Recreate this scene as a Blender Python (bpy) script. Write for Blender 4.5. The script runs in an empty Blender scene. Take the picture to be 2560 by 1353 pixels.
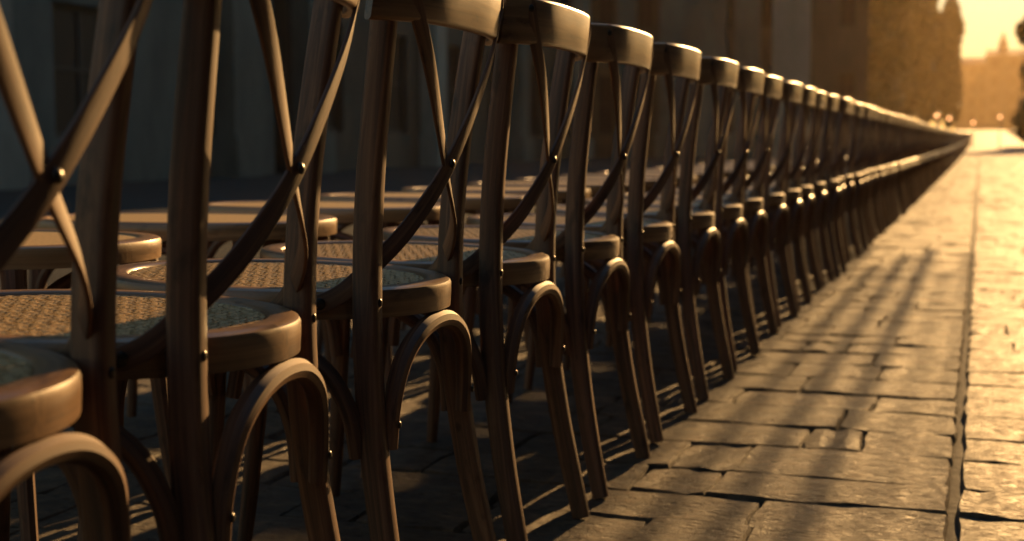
import bpy, math, random
import numpy as np
from mathutils import Vector, noise
R = math.radians
scn = bpy.context.scene
C = scn.collection
random.seed(7)
rng = np.random.default_rng(7)

# ------------------------------------------------------------------ camera, light, exposure
FPX, YAW, PITCH, CAMH = 3460.6, 18.615, 5.026, 0.625
cam_d = bpy.data.cameras.new('camera'); cam = bpy.data.objects.new('camera', cam_d); C.objects.link(cam)
cam.location = (0, 0, CAMH); cam.rotation_euler = (R(90 - PITCH), 0, R(YAW))
cam_d.sensor_width = 36; cam_d.lens = FPX / 2560 * 36
cam_d.clip_start = .05; cam_d.clip_end = 6000
cam_d.dof.use_dof = True; cam_d.dof.focus_distance = 1.72; cam_d.dof.aperture_fstop = 5.2
scn.camera = cam

SUN_AZ, SUN_EL = 6.0, 15.0         # degrees right of the row direction (+Y), degrees above the horizon
w = bpy.data.worlds.new('World'); scn.world = w; w.use_nodes = True
nt = w.node_tree; bg = nt.nodes['Background']
sky = nt.nodes.new('ShaderNodeTexSky'); sky.sky_type = 'NISHITA'; sky.sun_disc = False
sky.sun_elevation = R(SUN_EL); sky.sun_rotation = R(SUN_AZ)
sky.air_density = 1.8; sky.dust_density = 0.1; sky.ozone_density = 3.5; sky.altitude = 0
nt.links.new(sky.outputs[0], bg.inputs[0]); bg.inputs[1].default_value = 0.066
sd = bpy.data.lights.new('sun', 'SUN'); sun = bpy.data.objects.new('sun', sd); C.objects.link(sun)
sd.energy = 5.0; sd.angle = R(.53); sd.color = (1.0, .57, .21)
to_sun = Vector((math.sin(R(SUN_AZ)) * math.cos(R(SUN_EL)), math.cos(R(SUN_AZ)) * math.cos(R(SUN_EL)), math.sin(R(SUN_EL))))
sun.rotation_euler = to_sun.to_track_quat('Z', 'Y').to_euler(); sun.location = to_sun * 50
vs = scn.view_settings; vs.view_transform = 'Standard'; vs.look = 'None'; vs.gamma = 1; vs.exposure = 0.62
scn.cycles.max_bounces = 8; scn.cycles.volume_bounces = 1
scn.cycles.use_denoising = True

def zg(y):
    y = min(max(y - 1.6, 0), 200); return .0042*y + .00006*y*y

# ------------------------------------------------------------------ materials
def mat(name, col, rough=.5, build=None, spec=.5, coat=0, metal=0):
    m = bpy.data.materials.new(name); m.use_nodes = True
    t = m.node_tree; b = t.nodes['Principled BSDF']
    b.inputs['Base Color'].default_value = (*col, 1); b.inputs['Roughness'].default_value = rough
    b.inputs['Specular IOR Level'].default_value = spec; b.inputs['Metallic'].default_value = metal
    b.inputs['Coat Weight'].default_value = coat; b.inputs['Coat Roughness'].default_value = .22
    if build: build(t, b)
    return m
def N(t, kind, **kw):
    n = t.nodes.new('ShaderNode' + kind)
    for k, v in kw.items():
        if k.startswith('_'): setattr(n, k[1:], v)
        else: n.inputs[k.replace('__', ' ')].default_value = v
    return n
def ramp(t, stops):
    r = t.nodes.new('ShaderNodeValToRGB'); e = r.color_ramp.elements
    e[0].position, e[0].color = stops[0][0], (*stops[0][1], 1)
    e[1].position, e[1].color = stops[-1][0], (*stops[-1][1], 1)
    for p, c in stops[1:-1]:
        x = e.new(p); x.color = (*c, 1)
    return r
def wood_mat(name, dark, mid, light, rough=.38, coat=.35):
    def build(t, b):
        L = t.links.new
        at = t.nodes.new('ShaderNodeAttribute'); at.attribute_name = 'grain'
        oi = t.nodes.new('ShaderNodeObjectInfo')
        cmb = t.nodes.new('ShaderNodeVectorMath'); cmb.operation = 'MULTIPLY_ADD'
        L(at.outputs['Vector'], cmb.inputs[0]); cmb.inputs[1].default_value = (1, 1, 1)
        rv = t.nodes.new('ShaderNodeCombineXYZ'); sc = N(t, 'Math', _operation='MULTIPLY'); sc.inputs[1].default_value = 37
        L(oi.outputs['Random'], sc.inputs[0]); L(sc.outputs[0], rv.inputs[0]); L(sc.outputs[0], rv.inputs[2])
        L(rv.outputs[0], cmb.inputs[2])
        mp = t.nodes.new('ShaderNodeMapping'); mp.inputs['Scale'].default_value = (2.2, 60, 60); L(cmb.outputs[0], mp.inputs[0])
        n1 = N(t, 'TexNoise', Scale=1.0, Detail=6.0, Roughness=.62, Distortion=1.2); L(mp.outputs[0], n1.inputs['Vector'])
        mp2 = t.nodes.new('ShaderNodeMapping'); mp2.inputs['Scale'].default_value = (14, 40, 40); L(cmb.outputs[0], mp2.inputs[0])
        n2 = N(t, 'TexNoise', Scale=1.0, Detail=4.0, Roughness=.6); L(mp2.outputs[0], n2.inputs['Vector'])
        r1 = ramp(t, [(.30, dark), (.5, mid), (.72, light)]); L(n1.outputs[0], r1.inputs[0])
        r2 = ramp(t, [(.30, (.25, .2, .18)), (.42, (.95, .95, .95)), (.62, (1, 1, 1)), (.8, (1.3, 1.2, 1.1))]); L(n2.outputs[0], r2.inputs[0])
        vo = N(t, 'TexVoronoi', Scale=9.0); mp3 = t.nodes.new('ShaderNodeMapping'); mp3.inputs['Scale'].default_value = (1, 1.8, 1.8)
        L(cmb.outputs[0], mp3.inputs[0]); L(mp3.outputs[0], vo.inputs['Vector'])
        rk = ramp(t, [(.04, (.22, .17, .15)), (.085, (1, 1, 1))]); L(vo.outputs['Distance'], rk.inputs[0])
        m1 = N(t, 'Mix', _data_type='RGBA', _blend_type='MULTIPLY'); m1.inputs[0].default_value = .8
        L(r1.outputs[0], m1.inputs[6]); L(r2.outputs[0], m1.inputs[7])
        m2 = N(t, 'Mix', _data_type='RGBA', _blend_type='MULTIPLY'); m2.inputs[0].default_value = .7
        L(m1.outputs[2], m2.inputs[6]); L(rk.outputs[0], m2.inputs[7])
        L(m2.outputs[2], b.inputs['Base Color'])
        rr = N(t, 'MapRange'); rr.inputs[3].default_value = rough - .08; rr.inputs[4].default_value = rough + .17
        L(n2.outputs[0], rr.inputs[0]); L(rr.outputs[0], b.inputs['Roughness'])
        bp = N(t, 'Bump', Strength=.25, Distance=.0012); L(n1.outputs[0], bp.inputs['Height']); L(bp.outputs[0], b.inputs['Normal'])
    return mat(name, mid, rough, build, coat=coat)
M = {}
M['wood'] = wood_mat('walnut_wood', (.030, .014, .008), (.12, .055, .028), (.28, .14, .068), rough=.52, coat=.06)
M['honey'] = wood_mat('honey_wood', (.15, .078, .032), (.30, .165, .07), (.42, .25, .115), rough=.38)
M['rail'] = wood_mat('rail_wood', (.10, .050, .022), (.21, .112, .048), (.32, .185, .082), rough=.36, coat=.35)
M['iron'] = mat('bolt_iron', (.05, .045, .04), .32, metal=.85)
def cane_build(t, b):
    at = t.nodes.new('ShaderNodeAttribute'); at.attribute_name = 'grain'
    n = N(t, 'TexNoise', Scale=160.0, Detail=2.0); t.links.new(at.outputs['Vector'], n.inputs['Vector'])
    r = ramp(t, [(.3, (.46, .30, .12)), (.7, (.74, .50, .21))]); t.links.new(n.outputs[0], r.inputs[0]); t.links.new(r.outputs[0], b.inputs['Base Color'])
M['cane'] = mat('woven_cane', (.34, .22, .11), .45, cane_build)

def stone_build(lo, mid, hi, bump=.5, rlo=.30, rhi=.62, gscale=1.0):
    def build(t, b):
        L = t.links.new
        g = t.nodes.new('ShaderNodeNewGeometry'); oi = t.nodes.new('ShaderNodeObjectInfo')
        mp = t.nodes.new('ShaderNodeMapping'); mp.inputs['Scale'].default_value = (gscale,) * 3; L(g.outputs['Position'], mp.inputs[0])
        mpb = t.nodes.new('ShaderNodeMapping'); mpb.inputs['Scale'].default_value = (gscale * .85, gscale * 1.15, gscale); L(g.outputs['Position'], mpb.inputs[0])
        n1 = N(t, 'TexNoise', Scale=11.0, Detail=9.0, Roughness=.78); L(mpb.outputs[0], n1.inputs['Vector'])
        n2 = N(t, 'TexNoise', Scale=48.0, Detail=7.0, Roughness=.78, Distortion=.6); L(mpb.outputs[0], n2.inputs['Vector'])
        n3 = N(t, 'TexNoise', Scale=300.0, Detail=3.0, Roughness=.6); L(mp.outputs[0], n3.inputs['Vector'])
        vo = N(t, 'TexVoronoi', Scale=34.0, Randomness=1.0); L(mpb.outputs[0], vo.inputs['Vector'])
        r = ramp(t, [(.3, lo), (.5, mid), (.72, hi)]); L(n1.outputs[0], r.inputs[0])
        pit = ramp(t, [(.17, (.10, .08, .06)), (.30, (1, 1, 1))]); L(vo.outputs['Distance'], pit.inputs[0])
        st = ramp(t, [(.34, (.28, .24, .2)), (.5, (.95, .95, .95)), (.68, (1.5, 1.42, 1.3))]); L(n2.outputs[0], st.inputs[0])
        m1 = N(t, 'Mix', _data_type='RGBA', _blend_type='MULTIPLY'); m1.inputs[0].default_value = .75; L(r.outputs[0], m1.inputs[6]); L(st.outputs[0], m1.inputs[7])
        m2 = N(t, 'Mix', _data_type='RGBA', _blend_type='MULTIPLY'); L(n1.outputs[0], m2.inputs[0]); L(m1.outputs[2], m2.inputs[6]); L(pit.outputs[0], m2.inputs[7])
        v = N(t, 'HueSaturation'); vr = N(t, 'MapRange'); vr.inputs[3].default_value = .6; vr.inputs[4].default_value = 1.3
        L(oi.outputs['Random'], vr.inputs[0]); L(vr.outputs[0], v.inputs['Value']); L(m2.outputs[2], v.inputs['Color'])
        L(v.outputs[0], b.inputs['Base Color'])
        rr = N(t, 'MapRange'); rr.inputs[1].default_value = .3; rr.inputs[2].default_value = .7; rr.inputs[3].default_value = rlo; rr.inputs[4].default_value = rhi
        L(n2.outputs[0], rr.inputs[0]); L(rr.outputs[0], b.inputs['Roughness'])
        a1 = N(t, 'Math', _operation='MULTIPLY_ADD'); a1.inputs[1].default_value = .22; L(n3.outputs[0], a1.inputs[0]); L(n2.outputs[0], a1.inputs[2])
        a2 = N(t, 'Math', _operation='MULTIPLY_ADD'); a2.inputs[1].default_value = 1.3; L(n1.outputs[0], a2.inputs[0]); L(a1.outputs[0], a2.inputs[2])
        a3 = N(t, 'Math', _operation='MULTIPLY_ADD'); a3.inputs[1].default_value = .35; L(pit.outputs[0], a3.inputs[0]); L(a2.outputs[0], a3.inputs[2])
        bp = N(t, 'Bump', Strength=bump, Distance=.016); L(a3.outputs[0], bp.inputs['Height']); L(bp.outputs[0], b.inputs['Normal'])
    return build
M['paver'] = mat('worn_paving_stone', (.2, .16, .12), .5, stone_build((.035, .025, .016), (.125, .09, .056), (.30, .215, .13), bump=1.0, rlo=.40, rhi=.9))
M['mortar'] = mat('dark_joint_earth', (.035, .028, .02), .8, stone_build((.02, .015, .01), (.035, .028, .02), (.06, .045, .03), rlo=.7, rhi=.95))
M['square'] = mat('square_stone_ground', (.10, .10, .09), .95, stone_build((.035, .038, .038), (.055, .058, .056), (.075, .078, .075), rlo=.92, rhi=1.0, gscale=.4, bump=.3), spec=.08)
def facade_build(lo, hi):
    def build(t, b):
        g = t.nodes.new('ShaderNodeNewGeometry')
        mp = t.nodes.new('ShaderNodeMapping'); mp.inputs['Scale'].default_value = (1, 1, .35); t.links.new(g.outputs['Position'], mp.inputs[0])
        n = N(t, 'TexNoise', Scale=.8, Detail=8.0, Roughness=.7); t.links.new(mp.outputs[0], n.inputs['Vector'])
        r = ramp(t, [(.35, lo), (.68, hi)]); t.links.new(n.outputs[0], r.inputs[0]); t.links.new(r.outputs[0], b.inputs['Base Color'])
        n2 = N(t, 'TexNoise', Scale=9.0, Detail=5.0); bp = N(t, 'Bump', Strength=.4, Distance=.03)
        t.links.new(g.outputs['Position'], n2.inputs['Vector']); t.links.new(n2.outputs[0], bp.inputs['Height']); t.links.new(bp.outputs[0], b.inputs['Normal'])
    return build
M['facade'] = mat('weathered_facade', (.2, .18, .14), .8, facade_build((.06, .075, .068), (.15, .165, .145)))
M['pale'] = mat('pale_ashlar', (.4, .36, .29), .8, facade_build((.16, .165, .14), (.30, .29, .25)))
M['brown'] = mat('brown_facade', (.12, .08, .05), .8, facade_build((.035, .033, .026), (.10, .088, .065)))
M['glass'] = mat('window_glass', (.012, .014, .016), .5, spec=.15)
M['frame'] = mat('window_frame', (.03, .032, .03), .7)
M['roof'] = mat('slate_roof', (.06, .06, .065), .6)
M['bark'] = mat('tree_bark', (.05, .04, .03), .85, facade_build((.03, .024, .018), (.08, .065, .05)))
def leaf_build(t, b):
    g = t.nodes.new('ShaderNodeNewGeometry'); n = N(t, 'TexNoise', Scale=.9, Detail=4.0)
    t.links.new(g.outputs['Position'], n.inputs['Vector']); r = ramp(t, [(.3, (.03, .035, .012)), (.7, (.10, .09, .03))])
    t.links.new(n.outputs[0], r.inputs[0]); t.links.new(r.outputs[0], b.inputs['Base Color'])
M['leaf'] = mat('tree_leaves', (.06, .07, .02), .55, leaf_build)
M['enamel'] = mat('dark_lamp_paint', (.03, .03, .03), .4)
def lamp_build(t, b):
    b.inputs['Emission Color'].default_value = (1, .42, .16, 1); b.inputs['Emission Strength'].default_value = 3.5
M['lamp'] = mat('lamp_globe', (.8, .5, .3), .4, lamp_build)

# ------------------------------------------------------------------ mesh helpers
def cr(P, n):
    """Catmull-Rom through P, n samples per span."""
    P = np.array(P, float)
    if n <= 1: return P
    Q = np.vstack([2 * P[0] - P[1], P, 2 * P[-1] - P[-2]]); out = []
    for i in range(1, len(Q) - 2):
        for k in range(n):
            t = k / n
            out.append(.5 * ((2 * Q[i]) + (-Q[i-1] + Q[i+1]) * t + (2*Q[i-1] - 5*Q[i] + 4*Q[i+1] - Q[i+2]) * t*t + (-Q[i-1] + 3*Q[i] - 3*Q[i+1] + Q[i+2]) * t**3))
    out.append(P[-1]); return np.array(out)
def norm(v):
    return v / (np.linalg.norm(v, axis=-1, keepdims=True) + 1e-12)
class MB:
    def __init__(s): s.v, s.f, s.g = [], [], []
    def add(s, v, f, g=None):
        o = len(s.v); s.v += [tuple(x) for x in v]; s.f += [tuple(i + o for i in q) for q in f]
        s.g += [tuple(x) for x in (v if g is None else g)]
    def sweep(s, path, norms, sec, closed=False, scale=None):
        """sec: (m,2) offsets (along normal, along binormal); grain = (length, a, b)."""
        path = np.array(path, float); n = len(path); sec = np.array(sec, float); m = len(sec)
        tan = np.roll(path, -1, 0) - np.roll(path, 1, 0)
        if not closed: tan[0] = path[1] - path[0]; tan[-1] = path[-1] - path[-2]
        tan = norm(tan); nn = np.array(norms, float)
        if nn.ndim == 1: nn = np.repeat(nn[None], n, 0)
        nn = norm(nn - (nn * tan).sum(1, keepdims=True) * tan); bb = np.cross(tan, nn)
        sc = np.ones(n) if scale is None else np.array(scale)
        seg = np.r_[0, np.cumsum(np.linalg.norm(np.diff(path, axis=0), axis=1))]
        v, g = [], []
        for i in range(n):
            v += list(path[i] + sc[i] * (sec[:, :1] * nn[i] + sec[:, 1:] * bb[i])); g += [(seg[i], a * sc[i], b * sc[i]) for a, b in sec]
        f = []
        for i in range(n if closed else n - 1):
            j = (i + 1) % n
            for k in range(m):
                l = (k + 1) % m; f.append((i*m+k, i*m+l, j*m+l, j*m+k))
        if not closed: f += [tuple(range(m-1, -1, -1)), tuple(range((n-1)*m, n*m))]
        s.add(v, f, g)
    def tube(s, pts, rad, n=10, sub=4, sq=2.0):
        P = cr(pts, sub); r = np.interp(np.linspace(0, len(pts) - 1, len(P)), range(len(pts)), rad if hasattr(rad, '__len__') else [rad] * len(pts))
        d = P[-1] - P[0]; up = np.array([1, 0, 0.]) if abs(d[0]) < .8 * np.linalg.norm(d) else np.array([0, 0, 1.])
        # parallel transport
        T = norm(np.gradient(P, axis=0)); nn = [norm(up - up.dot(T[0]) * T[0])]
        for i in range(1, len(P)): q = nn[-1] - nn[-1].dot(T[i]) * T[i]; nn.append(norm(q))
        a = np.linspace(0, 2*np.pi, n, endpoint=False); cc, ss = np.cos(a), np.sin(a); s.sweep(P, np.array(nn), np.c_[np.sign(cc)*np.abs(cc)**(2/sq), np.sign(ss)*np.abs(ss)**(2/sq)], scale=r)
    def box(s, x0, x1, y0, y1, z0, z1):
        v = [(x, y, z) for x in (x0, x1) for y in (y0, y1) for z in (z0, z1)]
        s.add(v, [(0, 1, 3, 2), (4, 6, 7, 5), (0, 4, 5, 1), (2, 3, 7, 6), (0, 2, 6, 4), (1, 5, 7, 3)])
    def dome(s, c, axis, r, h, n=10):
        """a domed bolt head."""
        ax = norm(np.array(axis, float)); u = norm(np.cross(ax, [0.1, .2, 1])); w_ = np.cross(ax, u); v = []; f = []
        rings = [(1, 0), (1, .35), (.8, .75), (.4, .97)]
        for q, hh in rings:
            for k in range(n):
                a = 2*math.pi*k/n; v.append(np.array(c) + r*q*(math.cos(a)*u + math.sin(a)*w_) + ax*h*hh)
        v.append(np.array(c) + ax*h)
        for i in range(len(rings) - 1):
            for k in range(n): f.append((i*n+k, i*n+(k+1) % n, (i+1)*n+(k+1) % n, (i+1)*n+k))
        for k in range(n): f.append(((len(rings)-1)*n+k, (len(rings)-1)*n+(k+1) % n, len(v)-1))
        s.add(v, f)
    def mesh(s, name, m, smooth=True, ang=38):
        me = bpy.data.meshes.new(name); me.from_pydata(s.v, [], s.f); me.validate(clean_customdata=False)
        a = me.attributes.new('grain', 'FLOAT_VECTOR', 'POINT'); a.data.foreach_set('vector', np.array(s.g, np.float32).ravel())
        me.materials.append(m); me.update()
        if smooth: me.shade_smooth(); me.set_sharp_from_angle(angle=R(ang))
        return me
    def build(s, name, m, parent=None, smooth=True, ang=38, loc=None, kind=None):
        o = bpy.data.objects.new(name, s.mesh(name, m, smooth, ang)); C.objects.link(o)
        if parent: o.parent = parent
        if loc: o.location = loc
        if kind: o['kind'] = kind
        return o
def empty(name, loc, label=None, cat=None, group=None, rz=0):
    o = bpy.data.objects.new(name, None); C.objects.link(o); o.location = loc; o.rotation_euler = (0, 0, rz); o.empty_display_size = .1
    tag(o, label, cat, group); return o
def tag(o, label=None, cat=None, group=None):
    if label: o['label'] = label
    if cat: o['category'] = cat
    if group: o['group'] = group
def rrect(w_, h, r, k=3):
    """rounded rectangle section (normal extent w_, binormal extent h)."""
    out = []
    for cx, cy, a0 in ((w_/2-r, h/2-r, 0), (-w_/2+r, h/2-r, 90), (-w_/2+r, -h/2+r, 180), (w_/2-r, -h/2+r, 270)):
        for i in range(k): a = R(a0 + 90*i/(k-1)); out.append((cx + r*math.cos(a), cy + r*math.sin(a)))
    return out

# ------------------------------------------------------------------ the chair (x = towards its back, y = along the row)
SX, SY, SCX = .236, .2076, .010     # seat half depth / half width / centre
def ring_pts(ax, ay, n, cx=SCX, z=.0, e=2.0):
    a = np.linspace(0, 2*np.pi, n, endpoint=False)
    c, s = np.cos(a), np.sin(a)
    p = np.c_[cx + ax*np.sign(c)*np.abs(c)**(2/e), ay*np.sign(s)*np.abs(s)**(2/e), np.full(n, z)]
    nn = norm(np.c_[np.sign(c)*np.abs(c)**(2-2/e)/ax, np.sign(s)*np.abs(s)**(2-2/e)/ay, np.zeros(n)]); return p, nn
def slope(me_mb, sx=SX, k=.006, cx=SCX):
    me_mb.v = [(x, y, z - k*(x - cx)/sx) for x, y, z in me_mb.v]
def seat_ring(ax, ay, n, top=.46, h=.038, w_=.036, cx=SCX, e=2.0, lo=False):
    m = MB(); p, nn = ring_pts(ax - w_/2, ay - w_/2, n, cx, top - h/2, e)
    # sweep's binormal = tangent x normal; with this winding it points down, so flip sign in the section
    r = .007
    sec = [(w_/2-.001, h/2-.002), (w_/2, 0), (w_/2, -h/2+r), (w_/2-.002, -h/2+.0025), (w_/2-r, -h/2), (-w_/2+.005, -h/2), (-w_/2+.002, -h/2+.002), (-w_/2, -h/2+.006), (-w_/2, h/2)]
    if lo: sec = [(w_/2, h/2), (w_/2, -h/2+.006), (w_/2-.006, -h/2), (-w_/2, -h/2), (-w_/2, h/2)]
    tan = norm(np.roll(p, -1, 0) - np.roll(p, 1, 0)); bb = np.cross(tan[0], nn[0])
    if bb[2] > 0: sec = [(a, -b) for a, b in sec]
    m.sweep(p, nn, sec, closed=True); return m
def cane_web(ax, ay, z, cx=SCX, pitch=.0088, e=2.0, step=.0044):
    """hexagonal six-way cane: paired weavers both ways plus two diagonals, inside the ring."""
    m = MB(); V, F = [], []
    def inside(x, y): return (abs((x-cx)/ax)**e + abs(y/ay)**e) < 1
    def ribbon(p0, d, L, wd, ph, amp, z0):
        q = np.array([-d[1], d[0]]); n = int(L/step); run = []
        def flush():
            if len(run) > 1:
                o = len(V)
                for (x, y, zz) in run:
                    V.append((x + q[0]*wd/2, y + q[1]*wd/2, zz)); V.append((x - q[0]*wd/2, y - q[1]*wd/2, zz))
                for i in range(len(run)-1): F.append((o+2*i, o+2*i+1, o+2*i+3, o+2*i+2))
            run.clear()
        for i in range(n+1):
            x, y = p0[0] + d[0]*i*step, p0[1] + d[1]*i*step
            if inside(x, y): run.append((x, y, z0 + amp*(1 if (i + ph) % 4 < 2 else -1)))
            else: flush()
        flush()
    k = int(max(ax, ay)*2/pitch) + 2; Lm = 2*max(ax, ay) + .02
    for i in range(-k, k+1):
        for off in (-.0014, .0014):
            ribbon((cx - Lm/2, i*pitch + off), (1, 0), Lm, .0023, i % 4, .0005, z)
            ribbon((cx + i*pitch + off, -Lm/2), (0, 1), Lm, .0023, (i+2) % 4, .0005, z + .0002)
    s2 = math.sqrt(.5)
    for i in range(-k, k+1):
        for sg in (1, -1):
            p0 = np.array([cx, 0.]) + i*pitch*s2*2*np.array([s2, -s2*sg])*1.0
            d = np.array([s2, s2*sg]); ribbon(tuple(p0 - d*Lm*.72), tuple(d), Lm*1.44, .0026, 0, .0003, z + .0009*sg)
    m.add(V, F); return m
def post(s, n=20, sub=4):
    m = MB(); P = [(.262, s*.167, 0), (.246, s*.163, .075), (.226, s*.155, .18), (.209, s*.147, .31), (.2035, s*.1425, .44), (.209, s*.1455, .57), (.224, s*.152, .70), (.242, s*.160, .825), (.2435, s*.1605, .834)]
    p = cr(P, sub); sc = np.interp(np.linspace(0, 8, len(p)), range(9), [.86, .92, .97, 1, 1, .97, .93, .88, .62])
    m.sweep(p, (1, 0, 0), rrect(.0325, .0275, .0075, 4 if n > 8 else 2), scale=sc); return m
def strap(s, sub=6, front=0):
    """one crossing back strap: from the top of the post on side -s to the seat on side s."""
    P = [(.268, -s*.166, .836), (.271, -s*.156, .800), (.270, -s*.100, .718), (.256 - .0048*front, -s*.002, .606), (.232, s*.080, .528), (.200, s*.134, .478), (.176, s*.1575, .452), (.155, s*.1735, .441), (.136, s*.184, .437)]
    Nn = [(.80, -.62*s, .10), (.82, -.58*s, .12), (.92, -.38*s, .16), (1, 0, .22), (.9, .34*s, .32), (.72, .62*s, .30), (.58, .8*s, .16), (.50, .86*s, .03), (.42, .9*s, 0)]
    p = cr(P, sub); q = cr(Nn, sub); m = MB()
    sc = np.ones(len(p)); sc[0] = .55; sc[-1] = .55
    m.sweep(p, q, rrect(.0048, .0225, .0016, 3 if sub > 3 else 2), scale=sc); return m
def rail(n=40, k=4):
    y = np.linspace(-.207, .207, n); t = np.abs(y)/.207
    x = .2 + .040 + .040*(1 - t**3.6); p = np.c_[x, y, np.full(n, .803)]
    m = MB(); m.sweep(p, np.repeat([[1, 0, .0]], n, 0), [(a + .16*(b if True else 0), b) for a, b in rrect(.0140, .066, .0055, k)])
    # lean outwards with height, and droop a little towards the ends
    m.v = [(x + (z - .803)*.25, y, z + .003*(1 - (y/.207)**2)) for x, y, z in m.v]
    return m
def arch_back(n=9, sub=5):
    m = MB(); P = [(.226, -.131, .262), (.229, -.1275, .315), (.234, -.107, .365), (.238, -.060, .3955), (.2395, 0, .405), (.238, .060, .3955), (.234, .107, .365), (.229, .1275, .315), (.226, .131, .262)]
    m.tube(P, [.0105, .0115, .012, .0118, .0115, .0118, .012, .0115, .0105], n, sub); return m
def arch_side(s, n=9, sub=5):
    m = MB(); P = [(.196, s*.1555, .255), (.188, s*.163, .31), (.160, s*.172, .362), (.095, s*.180, .398), (.02, s*.183, .408), (-.055, s*.180, .398), (-.112, s*.172, .362), (-.137, s*.160, .31), (-.146, s*.152, .255)]
    m.tube(P, .0113, n, sub); return m
def arch_front(n=9, sub=5):
    m = MB(); P = [(-.172, -.130, .262), (-.178, -.125, .32), (-.186, -.100, .368), (-.192, -.055, .397), (-.194, 0, .405), (-.192, .055, .397), (-.186, .100, .368), (-.178, .125, .32), (-.172, .130, .262)]
    m.tube(P, .0113, n, sub); return m
def front_leg(s, n=10, sub=3):
    m = MB(); m.tube([(-.198, s*.166, 0), (-.188, s*.159, .10), (-.176, s*.151, .24), (-.168, s*.146, .36), (-.164, s*.143, .43)], [.0115, .0135, .0155, .0175, .0195], n, sub); return m
PARTS = []
def part_mesh(name, mb, m, kids=(), slope_it=False): PARTS.append((name, mb.mesh(name, m), kids))
ring = seat_ring(SX, SY, 72); slope(ring)
web = cane_web(SX - .036, SY - .036, .4562); slope(web)
part_mesh('seat_frame', ring, M['rail'], [('cane_panel', web.mesh('cane_panel', M['cane'], False))])
for s in (-1, 1):
    b1 = MB(); b1.dome((.2195, s*.142, .441), (1, 0, -.02), .0050, .0028)
    b2 = MB(); b2.dome((.1545 + .002, s*.1765, .441), (.5, .86*s, 0), .0074, .0030, 12)
    b3 = MB(); b3.dome((.2395, s*.132, .292), (1, 0, 0), .0045, .0025)
    part_mesh('rear_leg', post(s), M['wood'], [('bolt', b1.mesh('bolt', M['iron']))])
    t1 = MB(); t1.dome((.2715, -s*.1635, .822), (.8, -.6*s, .1), .0058, .003)
    part_mesh('back_strap', strap(s, front=(s > 0)), M['wood'], [('bolt', b2.mesh('bolt', M['iron'])), ('bolt', t1.mesh('bolt', M['iron']))] + ([('bolt', (lambda q: (q.dome((.2592, 0, .606), (1, 0, .2), .0062, .0048, 12), q)[1])(MB()).mesh('bolt', M['iron']))] if s < 0 else []))
    part_mesh('front_leg', front_leg(s), M['wood'])
    part_mesh('side_brace', arch_side(s), M['wood'], [('bolt', b3.mesh('bolt', M['iron']))])
part_mesh('top_rail', rail(), M['rail'])
part_mesh('rear_brace', arch_back(), M['wood'])
part_mesh('front_brace', arch_front(), M['wood'])
def low_chair():
    me = []
    a = MB(); 
    for s in (-1, 1):
        for q in (post(s, 6, 1), strap(s, 1, s > 0), arch_side(s, 4, 1), front_leg(s, 5, 1)): a.add(q.v, q.f, q.g)
    for q in (arch_back(5, 1), arch_front(4, 1)): a.add(q.v, q.f, q.g)
    b = MB(); q = seat_ring(SX, SY, 24, lo=True); slope(q); b.add(q.v, q.f, q.g); q = rail(13, 3); b.add(q.v, q.f, q.g)
    c = MB(); p, _ = ring_pts(SX - .03, SY - .03, 24, z=.456); c.add(list(p) + [(SCX, 0, .456)], [(i, (i+1) % 24, 24) for i in range(24)])
    A = a.mesh('bentwood_frame', M['wood']); 
    me = bpy.data.meshes.new('bentwood_chair'); V = a.v + b.v + c.v; na, nb = len(a.v), len(a.v) + len(b.v)
    F = a.f + [tuple(i + na for i in f) for f in b.f] + [tuple(i + nb for i in f) for f in c.f]
    me.from_pydata(V, [], F); g = me.attributes.new('grain', 'FLOAT_VECTOR', 'POINT'); g.data.foreach_set('vector', np.array(a.g + b.g + c.g, np.float32).ravel())
    for k in ('wood', 'rail', 'cane'): me.materials.append(M[k])
    mi = [0]*len(a.f) + [1]*len(b.f) + [2]*len(c.f); me.polygons.foreach_set('material_index', mi); me.update(); me.shade_smooth(); me.set_sharp_from_angle(angle=R(40))
    bpy.data.meshes.remove(A); return me
LOW = low_chair()
ROWX = -.6888 - .2
spots = [(.80, -6.0, .012), (1.1866, -6.74, .003), (1.6499, -.78, -.0087), (2.054, -1.01, .0045), (2.5227, -.02, .0011), (3.012, 1.44, -.0005), (3.5186, 1.14, .0017), (3.9825, 2.03, -.0008)]
y = 4.452
while y < 108: spots.append((y + random.uniform(-.016, .016), random.gauss(.8, 1.5), random.uniform(-.012, .012))); y += .466
LAB = ['bentwood chair at bottom left corner, only its sunlit seat end and brace in view',
       'bentwood chair whose wide caned seat is the largest, filling the lower left of the photo',
       'bentwood chair left of the middle, directly behind the one with the largest caned seat',
       'bentwood chair in the middle whose far foot is the nearest one seen on the stones',
       'bentwood chair just right of the middle, second of those whose feet are seen',
       'bentwood chair right of the middle, third of those whose feet are seen',
       'bentwood chair right of the middle, fourth of those whose feet are seen',
       'softly blurred bentwood chair, fifth of those whose feet are seen on the stones']
ORD = 'ninth tenth eleventh twelfth thirteenth fourteenth fifteenth sixteenth seventeenth eighteenth nineteenth twentieth twenty-first twenty-second twenty-third twenty-fourth twenty-fifth twenty-sixth twenty-seventh twenty-eighth twenty-ninth thirtieth thirty-first thirty-second thirty-third thirty-fourth'.split()
LAB += ['blurred bentwood chair, %s in the row counted from the left edge of the photo' % o for o in ORD]
GRP = 'bentwood cafe chairs lined up along the paved street'
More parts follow.
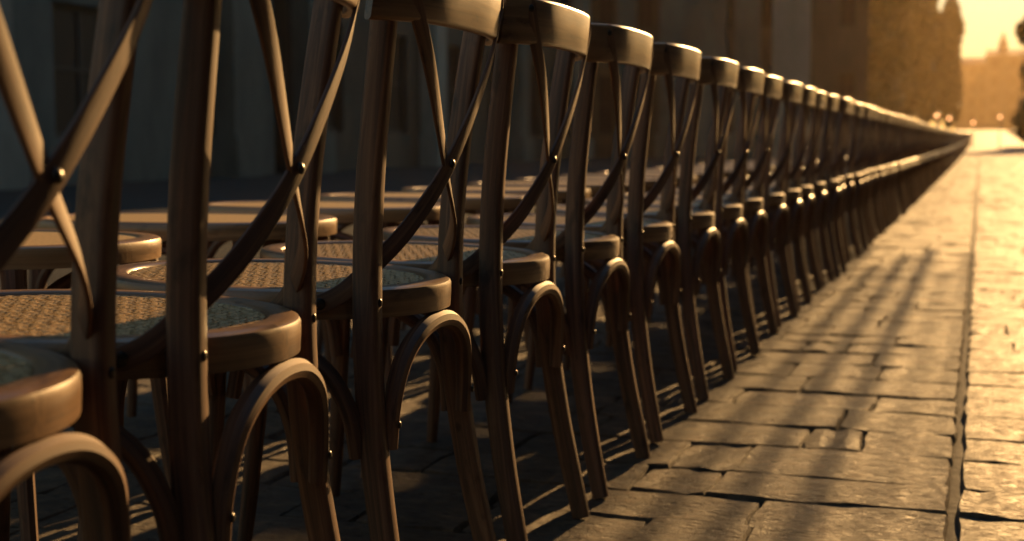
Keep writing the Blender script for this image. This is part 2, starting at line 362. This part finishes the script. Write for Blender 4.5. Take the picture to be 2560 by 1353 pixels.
for i, (y, rr, lx) in enumerate(spots):
    loc = (ROWX + lx, y, zg(y)); rz = -R(rr)
    if i < 34:
        lab = LAB[i] if i < len(LAB) else 'bentwood chair far down the row, seen only as small glowing blurred discs'
        e = empty('bentwood_chair', loc, lab, 'chair', GRP, rz)
        for nm, me, kids in PARTS:
            o = bpy.data.objects.new(nm, me); C.objects.link(o); o.parent = e
            for kn, km in kids:
                q = bpy.data.objects.new(kn, km); C.objects.link(q); q.parent = o
    else:
        o = bpy.data.objects.new('bentwood_chair', LOW); C.objects.link(o); o.location = loc; o.rotation_euler = (0, 0, rz)
        tag(o, 'tiny blurred bentwood chair at the vanishing end of the long row', 'chair', GRP)

# ------------------------------------------------------------------ second row: low backless caned stools
TX, TY, TH = .325, .235, .478
SP = []
tr = seat_ring(TX, TY, 72, top=TH, h=.036, w_=.04, cx=0, e=2.5)
tw = MB(); tp, _ = ring_pts(TX - .036, TY - .036, 48, 0, TH - .0025, 2.5); tb = tp - [[0, 0, .004]]
tw.add(list(tp) + [(0, 0, TH - .0025)] + list(tb), [(i, (i+1) % 48, 48) for i in range(48)] + [(i, 49+i, 49+(i+1) % 48, (i+1) % 48) for i in range(48)])
SP.append(('seat_frame', tr.mesh('seat_frame', M['honey']), [('cane_panel', tw.mesh('cane_panel', M['cane'], False))]))
for sx in (-1, 1):
    for sy in (-1, 1):
        m = MB(); m.tube([(sx*.27, sy*.19, 0), (sx*.25, sy*.178, .2), (sx*.235, sy*.168, .444)], [.012, .0145, .019], 8, 3); SP.append(('leg', m.mesh('leg', M['wood']), ()))
    m = MB(); m.tube([(sx*.243, -.165, .27), (sx*.246, -.150, .35), (sx*.252, -.10, .405), (sx*.255, 0, .428), (sx*.252, .10, .405), (sx*.246, .150, .35), (sx*.243, .165, .27)], .011, 8, 4); SP.append(('end_brace', m.mesh('end_brace', M['wood']), ()))
for sy in (-1, 1):
    m = MB(); m.tube([(-.238, sy*.172, .27), (-.225, sy*.178, .35), (-.16, sy*.185, .405), (0, sy*.19, .428), (.16, sy*.185, .405), (.225, sy*.178, .35), (.238, sy*.172, .27)], .011, 8, 4); SP.append(('side_brace', m.mesh('side_brace', M['wood']), ()))
def low_stool():
    a = MB(); q = seat_ring(TX, TY, 20, top=TH, h=.036, w_=.04, cx=0, e=2.5, lo=True); a.add(q.v, q.f, q.g)
    nfr = len(a.f)
    for sx in (-1, 1):
        for sy in (-1, 1): a.tube([(sx*.27, sy*.19, 0), (sx*.235, sy*.168, .444)], [.012, .019], 5, 1)
    n1 = len(a.f); p, _ = ring_pts(TX - .03, TY - .03, 20, 0, TH - .004, 2.5); a.add(list(p) + [(0, 0, TH - .004)], [(i, (i+1) % 20, 20) for i in range(20)])
    me = a.mesh('cane_stool', M['honey']); me.materials.append(M['wood']); me.materials.append(M['cane'])
    me.polygons.foreach_set('material_index', [0]*nfr + [1]*(n1-nfr) + [2]*(len(a.f)-n1)); return me
LOWS = low_stool()
SL = ['low caned stool near the left edge, its woven top seen between the first two chairs',
      'low backless caned stool seen between the second and third chairs, with pale rim',
      'low caned stool whose pointed top begins left of the thick upright post at left',
      'low backless caned stool next behind, its pale tip just right of the thick upright post',
      'low backless caned stool whose pale tip shows beside the second thick upright post']
SG = 'low backless cane stools lined up behind the chairs'
y, i = 1.25, 0
while y < 70:
    loc = (-1.585 + random.uniform(-.012, .012), y + random.uniform(-.012, .012), zg(y)); rz = R(random.gauss(0, 1.2)); k = i - 1
    if i < 16:
        lab = SL[k] if 0 <= k < len(SL) else ('low caned stool, %s from the left among the pale stripes behind the chair backs' % 'sixth seventh eighth ninth tenth eleventh twelfth thirteenth fourteenth fifteenth sixteenth'.split()[k-5])
        if i == 0: lab = 'low caned stool at the very left edge, mostly hidden by the nearest chair'
        e = empty('cane_stool', loc, lab, 'stool', SG, rz)
        for nm, me, kids in SP:
            o = bpy.data.objects.new(nm, me); C.objects.link(o); o.parent = e
            for kn, km in kids:
                q = bpy.data.objects.new(kn, km); C.objects.link(q); q.parent = o
    else:
        o = bpy.data.objects.new('cane_stool', LOWS); C.objects.link(o); o.location = loc; o.rotation_euler = (0, 0, rz)
        tag(o, 'tiny blurred stool glimpsed between far chair legs and posts', 'stool', SG)
    y += .65; i += 1

# ------------------------------------------------------------------ ground and street
def sheet(name, x0, x1, ys, dz, m, kind='structure'):
    mb = MB(); v = []; f = []
    for yy in ys: v += [(x0, yy, zg(yy) + dz), (x1, yy, zg(yy) + dz)]
    for i in range(len(ys) - 1): f.append((2*i, 2*i+1, 2*i+3, 2*i+2))
    mb.add(v, f); return mb.build(name, m, None, True, kind=kind)
ys = [-60, -20, 0] + [x*1.5 for x in range(1, 64)] + [97, 110, 120, 135, 150, 165, 180, 195, 200, 400, 900, 1600]
sheet('ground', -400, 400, ys, -.050, M['square'])
street = sheet('street', -3.1, 3.1, ys[1:-2], -.016, M['mortar'])
fx = sheet('street_far', -3.1, 3.1, [56 + 1.5*k for k in range(0, 27)] + [97, 105, 115, 125, 135, 145, 155, 165, 175, 185, 195, 200, 300], -.004, M['paver'])
fx.name = 'street_surface'
def paver(mb, x0, x1, y0, y1, seed):
    """one worn stone: uneven top, broken rounded edges, sides down to the joint."""
    r = random.Random(seed); nx = 4 if x1 - x0 < .28 else 5; ny = 3
    tilt = (r.gauss(0, .006), r.gauss(0, .008)); h0 = r.gauss(0, .0014); V = []; F = []
    cx, cy = (x0+x1)/2, (y0+y1)/2
    def pt(i, j, inset, dz):
        u, v = i/nx, j/ny; x = x0 + (x1-x0)*u; yy = y0 + (y1-y0)*v
        jx, jy = r.gauss(0, .003), r.gauss(0, .002)
        ex = (1 if i == 0 else -1 if i == nx else 0)*inset; ey = (1 if j == 0 else -1 if j == ny else 0)*inset
        if i in (0, nx) and j in (0, ny): ex *= 1.8; ey *= 1.8
        x += ex + jx; yy += ey + jy
        return (x, yy, zg(yy) + h0 + dz + tilt[0]*(x-cx) + tilt[1]*(yy-cy) + r.gauss(0, .0019))
    idx = {}
    for j in range(ny+1):
        for i in range(nx+1):
            edge = i in (0, nx) or j in (0, ny)
            idx[i, j] = len(V); V.append(pt(i, j, .0025 if edge else 0, -.0006 if edge else 0))
    for j in range(ny):
        for i in range(nx): F.append((idx[i, j], idx[i+1, j], idx[i+1, j+1], idx[i, j+1]))
    loop = [(i, 0) for i in range(nx)] + [(nx, j) for j in range(ny)] + [(i, ny) for i in range(nx, 0, -1)] + [(0, j) for j in range(ny, 0, -1)]
    prev = [idx[q] for q in loop]
    o = len(V)
    for q in loop:
        a = V[idx[q]]; s_ = 1 + .004/max(.05, (x1-x0)/2); t_ = 1 + .004/max(.05, (y1-y0)/2)
        V.append((cx + (a[0]-cx)*s_, cy + (a[1]-cy)*t_, a[2] - .007))
    o2 = len(V)
    for k in range(len(loop)): a = V[o+k]; V.append((a[0], a[1], a[2] - .02))
    n = len(loop)
    for k in range(n):
        l = (k+1) % n; F.append((prev[k], o+k, o+l, prev[l])); F.append((o+k, o2+k, o2+l, o+l))
    mb.add(V, F)
stones = []
y = -.6; row = 0
while y < 58:
    d = random.uniform(.175, .25)
    for (a, b) in ((-3.05, -.034), (-.016, 3.05)):
        x = a
        if (a < -1): x = a + random.uniform(0, .3); stones.append((a, x - .004, y, y + d)) if x - a > .06 else None
        while x < b - .02:
            wd = random.choice([.13, .18, .22, .28, .34, .42]) * random.uniform(.9, 1.1)
            if b - (x + wd) < .16: wd = b - x
            stones.append((x, min(b, x + wd) - .003, y + random.uniform(0, .003), y + d - .003)); x += wd
    y += d; row += 1
fw = Vector((-math.sin(R(YAW)), math.cos(R(YAW)), 0)); rt = Vector((math.cos(R(YAW)), math.sin(R(YAW)), 0))
def vis(s_):
    x, yy = (s_[0]+s_[1])/2, (s_[2]+s_[3])/2
    z = Vector((x, yy, 0)).dot(fw)
    if z < .5: return 0
    px = 1280 + FPX*Vector((x, yy, 0)).dot(rt)/z; py = 372 + FPX*(CAMH - zg(yy))/z
    if px < -150 or px > 2700 or py > 1480: return 0
    a = (s_[1]-s_[0])*(s_[3]-s_[2])/z**3
    if x < -2.2 or (x < -1.0 and yy > 4): a *= .3
    return a
order = sorted(range(len(stones)), key=lambda i: -vis(stones[i])); top = set(order[:290])
rest = MB()
for i, s_ in enumerate(stones):
    if s_[1] - s_[0] < .03: continue
    if i in top:
        mb = MB(); paver(mb, *s_, i); mb.build('paving_stone', M['paver'], street, True, 50)
    else: paver(rest, *s_, i)
rest.build('paving_stones', M['paver'], street, True, 50, kind='stuff')

# ------------------------------------------------------------------ buildings
def windowed(name, loc, label, W, D, H, floors, bays, wall, side='front', pil=None, group=None):
    """a block; local x to the right, front face at local y = 0 looking to -y."""
    e = empty(name, loc, label, 'building', group)
    wm = MB(); rec = .35; bw = W/bays; ww, zz = bw*.42, []
    fh = H/floors
    # front wall as strips round the openings
    for f in range(floors):
        z0 = f*fh; a, b = z0 + fh*.22, z0 + fh*.80
        wm.box(0, W, 0, rec, z0, a); wm.box(0, W, 0, rec, b, z0 + fh)
        for k in range(bays + 1):
            x0 = 0 if k == 0 else (k-1)*bw + bw/2 + ww/2; x1 = W if k == bays else k*bw + bw/2 - ww/2
            wm.box(x0, x1, 0, rec, a, b)
    wm.box(0, W, rec + .01, D, 0, H); wm.build('wall', wall, e, False)
    for f in range(floors):
        for k in range(bays):
            x0 = k*bw + bw/2 - ww/2; z0 = f*fh + fh*.22; z1 = f*fh + fh*.80
            m = MB(); t_ = .09
            m.box(x0, x0+t_, .14, .22, z0, z1); m.box(x0+ww-t_, x0+ww, .14, .22, z0, z1); m.box(x0+ww/2-.04, x0+ww/2+.04, .14, .22, z0, z1)
            m.box(x0, x0+ww, .13, .23, z1-t_, z1); m.box(x0, x0+ww, .13, .23, z0, z0+t_); m.box(x0, x0+ww, .13, .23, (z0+z1)/2, (z0+z1)/2+.07)
            fr = m.build('window', M['frame'], e, False)
            g = MB(); g.box(x0+.02, x0+ww-.02, .17, .19, z0+.02, z1-.02); g.build('pane', M['glass'], fr, False)
    cn = MB(); cn.box(-.25, W+.25, -.35, .003, H-.5, H); cn.box(-.12, W+.12, -.18, .002, H-.9, H-.503); cn.build('cornice', wall, e, False)
    rf = MB(); rf.add([(0, .2, H), (W, .2, H), (W, D, H), (0, D, H), (0, D*.5, H+2.6), (W, D*.5, H+2.6)], [(0, 1, 5, 4), (2, 3, 4, 5), (0, 4, 3), (1, 2, 5)]); rf.build('roof', M['roof'], e, False)
    for (p0, p1, dp, mt) in (pil or ()):
        m = MB(); m.box(p0, p1, -dp, -.004, 0, H - .95); m.box(p0-.12, p1+.12, -dp-.12, -.006, 0, .9); m.box(p0-.12, p1+.12, -dp-.12, -.006, H-1.9, H-.96); m.build('pilaster', mt, e, False)
    return e
# the block across the end of the square, its face towards the camera
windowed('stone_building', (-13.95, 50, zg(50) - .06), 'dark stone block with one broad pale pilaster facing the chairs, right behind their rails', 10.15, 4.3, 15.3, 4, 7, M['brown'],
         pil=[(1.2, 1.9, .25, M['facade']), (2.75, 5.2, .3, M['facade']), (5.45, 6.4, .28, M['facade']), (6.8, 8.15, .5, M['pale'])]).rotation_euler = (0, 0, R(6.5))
# long shaded facade along the left of the square, turned to face the row
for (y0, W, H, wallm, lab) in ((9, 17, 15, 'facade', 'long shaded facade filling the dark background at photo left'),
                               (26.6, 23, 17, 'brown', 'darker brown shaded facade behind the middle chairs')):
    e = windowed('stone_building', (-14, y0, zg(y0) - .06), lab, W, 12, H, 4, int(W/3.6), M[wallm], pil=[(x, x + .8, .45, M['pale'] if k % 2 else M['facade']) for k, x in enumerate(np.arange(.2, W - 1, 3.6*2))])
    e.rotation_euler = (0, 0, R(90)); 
# unseen houses added on the right beside the camera to cut the sky fill
windowed('stone_building', (6.5, 33, -.06), 'unseen row of houses added on the right to cut the sky light', 75, 10, 11, 3, 18, M['facade']).rotation_euler = (0, 0, R(-90))
# unseen rod frame, added overhead to throw the long soft bands on the paving
e = empty('shadow_rod_frame', (0, 5, 0), 'added unseen rod frame overhead on the right, casting the long soft bands', 'shadow caster')
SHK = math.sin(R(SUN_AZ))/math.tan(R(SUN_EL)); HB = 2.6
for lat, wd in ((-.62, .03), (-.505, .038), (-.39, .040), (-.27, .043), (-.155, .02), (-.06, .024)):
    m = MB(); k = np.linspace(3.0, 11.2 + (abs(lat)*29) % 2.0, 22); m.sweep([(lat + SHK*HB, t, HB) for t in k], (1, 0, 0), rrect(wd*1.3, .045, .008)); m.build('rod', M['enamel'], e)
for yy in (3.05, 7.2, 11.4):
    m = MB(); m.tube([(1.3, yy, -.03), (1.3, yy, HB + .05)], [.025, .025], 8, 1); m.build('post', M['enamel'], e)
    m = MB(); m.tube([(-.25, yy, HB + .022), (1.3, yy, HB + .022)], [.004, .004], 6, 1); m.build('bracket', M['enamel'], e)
# hazy town beyond
zt = zg(520)
def far_block(x, y, W, D, H, lab, roof=2.5, spire=None, dome=None):
    e = windowed('distant_building', (x, y, zt - .06), lab, W, D, H, 5, max(3, int(W/5)), M['brown'])
    if spire:
        m = MB(); cx, r0, h = spire; n = 8
        m.add([(cx + r0*math.cos(2*math.pi*k/n), 6 + r0*math.sin(2*math.pi*k/n), H) for k in range(n)] + [(cx + r0*math.cos(2*math.pi*k/n), 6 + r0*math.sin(2*math.pi*k/n), H + h*.45) for k in range(n)] + [(cx, 6, H + h)],
              [(k, (k+1) % n, n + (k+1) % n, n+k) for k in range(n)] + [(n+k, n+(k+1) % n, 2*n) for k in range(n)]); m.build('spire', M['roof'], e, False)
far_block(-9, 520, 11.5, 20, 27.5, 'hazy low roofed building beside the clipped trees, far at the end of the street')
far_block(1.0, 500, 18, 22, 29, 'hazy distant building with a small pointed spire on its roof', spire=(5.5, 1.6, 8.5))
far_block(19.5, 470, 22, 22, 31.5, 'hazy distant building at the right edge beyond the street end')

# ------------------------------------------------------------------ trees
def tree(x, y, r, h, lab, cr_base=.2, leaves=2600, sz=.3, group=None, rx=None, flat=.5, trunk_r=.25, name='clipped_tree'):
    e = empty(name, (x, y, zg(y) - .02), lab, 'tree', group); rr = random.Random(int(x*91 + y))
    t = MB(); t.tube([(0, 0, 0), (.06, .05, h*.25), (-.05, 0, h*.55), (0, 0, h*.85)], [trunk_r*1.3, trunk_r, trunk_r*.7, trunk_r*.2], 9, 3)
    for k in range(7):
        a = k*2.4; z0 = h*(.25 + .08*k); t.tube([(0, 0, z0), (math.cos(a)*r*.4, math.sin(a)*r*.4, z0 + h*.08), (math.cos(a)*r*.8, math.sin(a)*r*.8, z0 + h*.14)], [trunk_r*.45, trunk_r*.3, .03], 6, 2)
    t.build('trunk', M['bark'], e)
    m = MB(); V = []; F = []; zb = h*cr_base; hc = h - zb; rxx = rx or r
    lumps = [(rr.uniform(-1, 1)*.8, rr.uniform(-1, 1)*.8, rr.uniform(.05, .97), rr.uniform(.16, .30)) for _ in range(64)]
    for _ in range(leaves):
        lx, ly, lz, lr = rr.choice(lumps)
        d = Vector((rr.gauss(0, 1), rr.gauss(0, 1), rr.gauss(0, 1))).normalized()*lr*rr.uniform(.6, 1.05)
        u, v, q = lx + d.x, ly + d.y, lz + d.z*.5
        prof = min(1, (max(0, 1.02 - q))**flat*1.9) * min(1, .6 + q*3)
        n_ = math.hypot(u, v)
        if n_ > prof and n_ > 0: u, v = u/n_*prof*rr.uniform(.9, 1), v/n_*prof*rr.uniform(.9, 1)
        if q < 0 or q > 1.02: continue
        c = Vector((u*rxx, v*r, zb + q*hc)); a1 = Vector((rr.gauss(0, 1), rr.gauss(0, 1), rr.gauss(0, 1))).normalized(); b1 = a1.cross(Vector((rr.gauss(0, 1), rr.gauss(0, 1), rr.gauss(0, 1)))).normalized(); s_ = sz*rr.uniform(.6, 1.3)
        o = len(V); V += [c + a1*s_, c + b1*s_*.7, c - a1*s_, c - b1*s_*.7]; F.append((o, o+1, o+2, o+3))
    m.add(V, F); cw = m.build('crown', M['leaf'], e, False); return e
TG = 'clipped trees lining the far left side of the street'
tree(-9.1, 112, 3.7, 18, 'dark clipped tree just right of the stone block', .02, 9000, .60, TG)
tree(-9.6, 135, 3.0, 20, 'clipped tree second from the stone block, brown in the haze', .02, 8000, .60, TG)
tree(-7.8, 160, 2.9, 21, 'clipped tree third from the stone block, orange brown in the haze', .02, 8000, .60, TG)
tree(-5.3, 190, 2.9, 18.4, 'tall clipped tree whose rounded glowing edge meets the bright sky', .02, 12000, .60, TG)
tree(3.9, 85, 2.5, 7.6, 'dark dense tree at the right edge of the street, cut by the frame', .02, 14000, .22, None, flat=.4, name='dense_tree')
# ------------------------------------------------------------------ street lamps that glow orange far away
for k, (px, py, Y) in enumerate(((2345, 293, 60), (2375, 300, 66), (2432, 310, 78), (2495, 297, 74))):
    z = Y*math.cos(R(YAW)) ; ang = YAW + 0
    X = -(2450 - px)/3650*Y; H = CAMH + (372 - py)/3460*Y*.95 - zg(Y)
    e = empty('street_lamp', (X, Y, zg(Y)), ['orange glowing low lamp, leftmost of those at the row end', 'orange glowing low lamp, second from the left at the row end', 'pale orange low lamp right at the end of the chair row', 'faint low lamp standing over the bright street end'][k], 'lamp', 'low street lamps at the far end')
    m = MB(); m.tube([(0, 0, 0), (0, 0, .12), (0, 0, H*.6), (0, 0, H)], [.07, .03, .025, .03], 8, 2); m.build('pole', M['enamel'], e)
    m = MB(); m.tube([(0, 0, H + .003), (0, 0, H+.03), (0, 0, H+.09), (0, 0, H+.12)], [.03, .06, .06, .02], 10, 3); m.build('lamp_globe', M['lamp'], e)
    m = MB(); m.tube([(0, 0, H+.123), (0, 0, H+.14), (0, 0, H+.17)], [.08, .06, .01], 10, 2); m.build('lamp_cap', M['enamel'], e)

# ------------------------------------------------------------------ haze
hz = MB(); hz.box(-120, 120, -30, 620, -1.2, 48)
hm = bpy.data.materials.new('haze'); hm.use_nodes = True; t = hm.node_tree
t.nodes.remove(t.nodes['Principled BSDF']); v = t.nodes.new('ShaderNodeVolumePrincipled'); v.inputs['Color'].default_value = (1, .72, .40, 1)
v.inputs['Density'].default_value = .0002; v.inputs['Anisotropy'].default_value = .7
t.links.new(v.outputs[0], t.nodes['Material Output'].inputs['Volume'])
ho = hz.build('haze', hm, None, False, kind='stuff'); tag(ho, 'golden evening haze over the whole street', None)
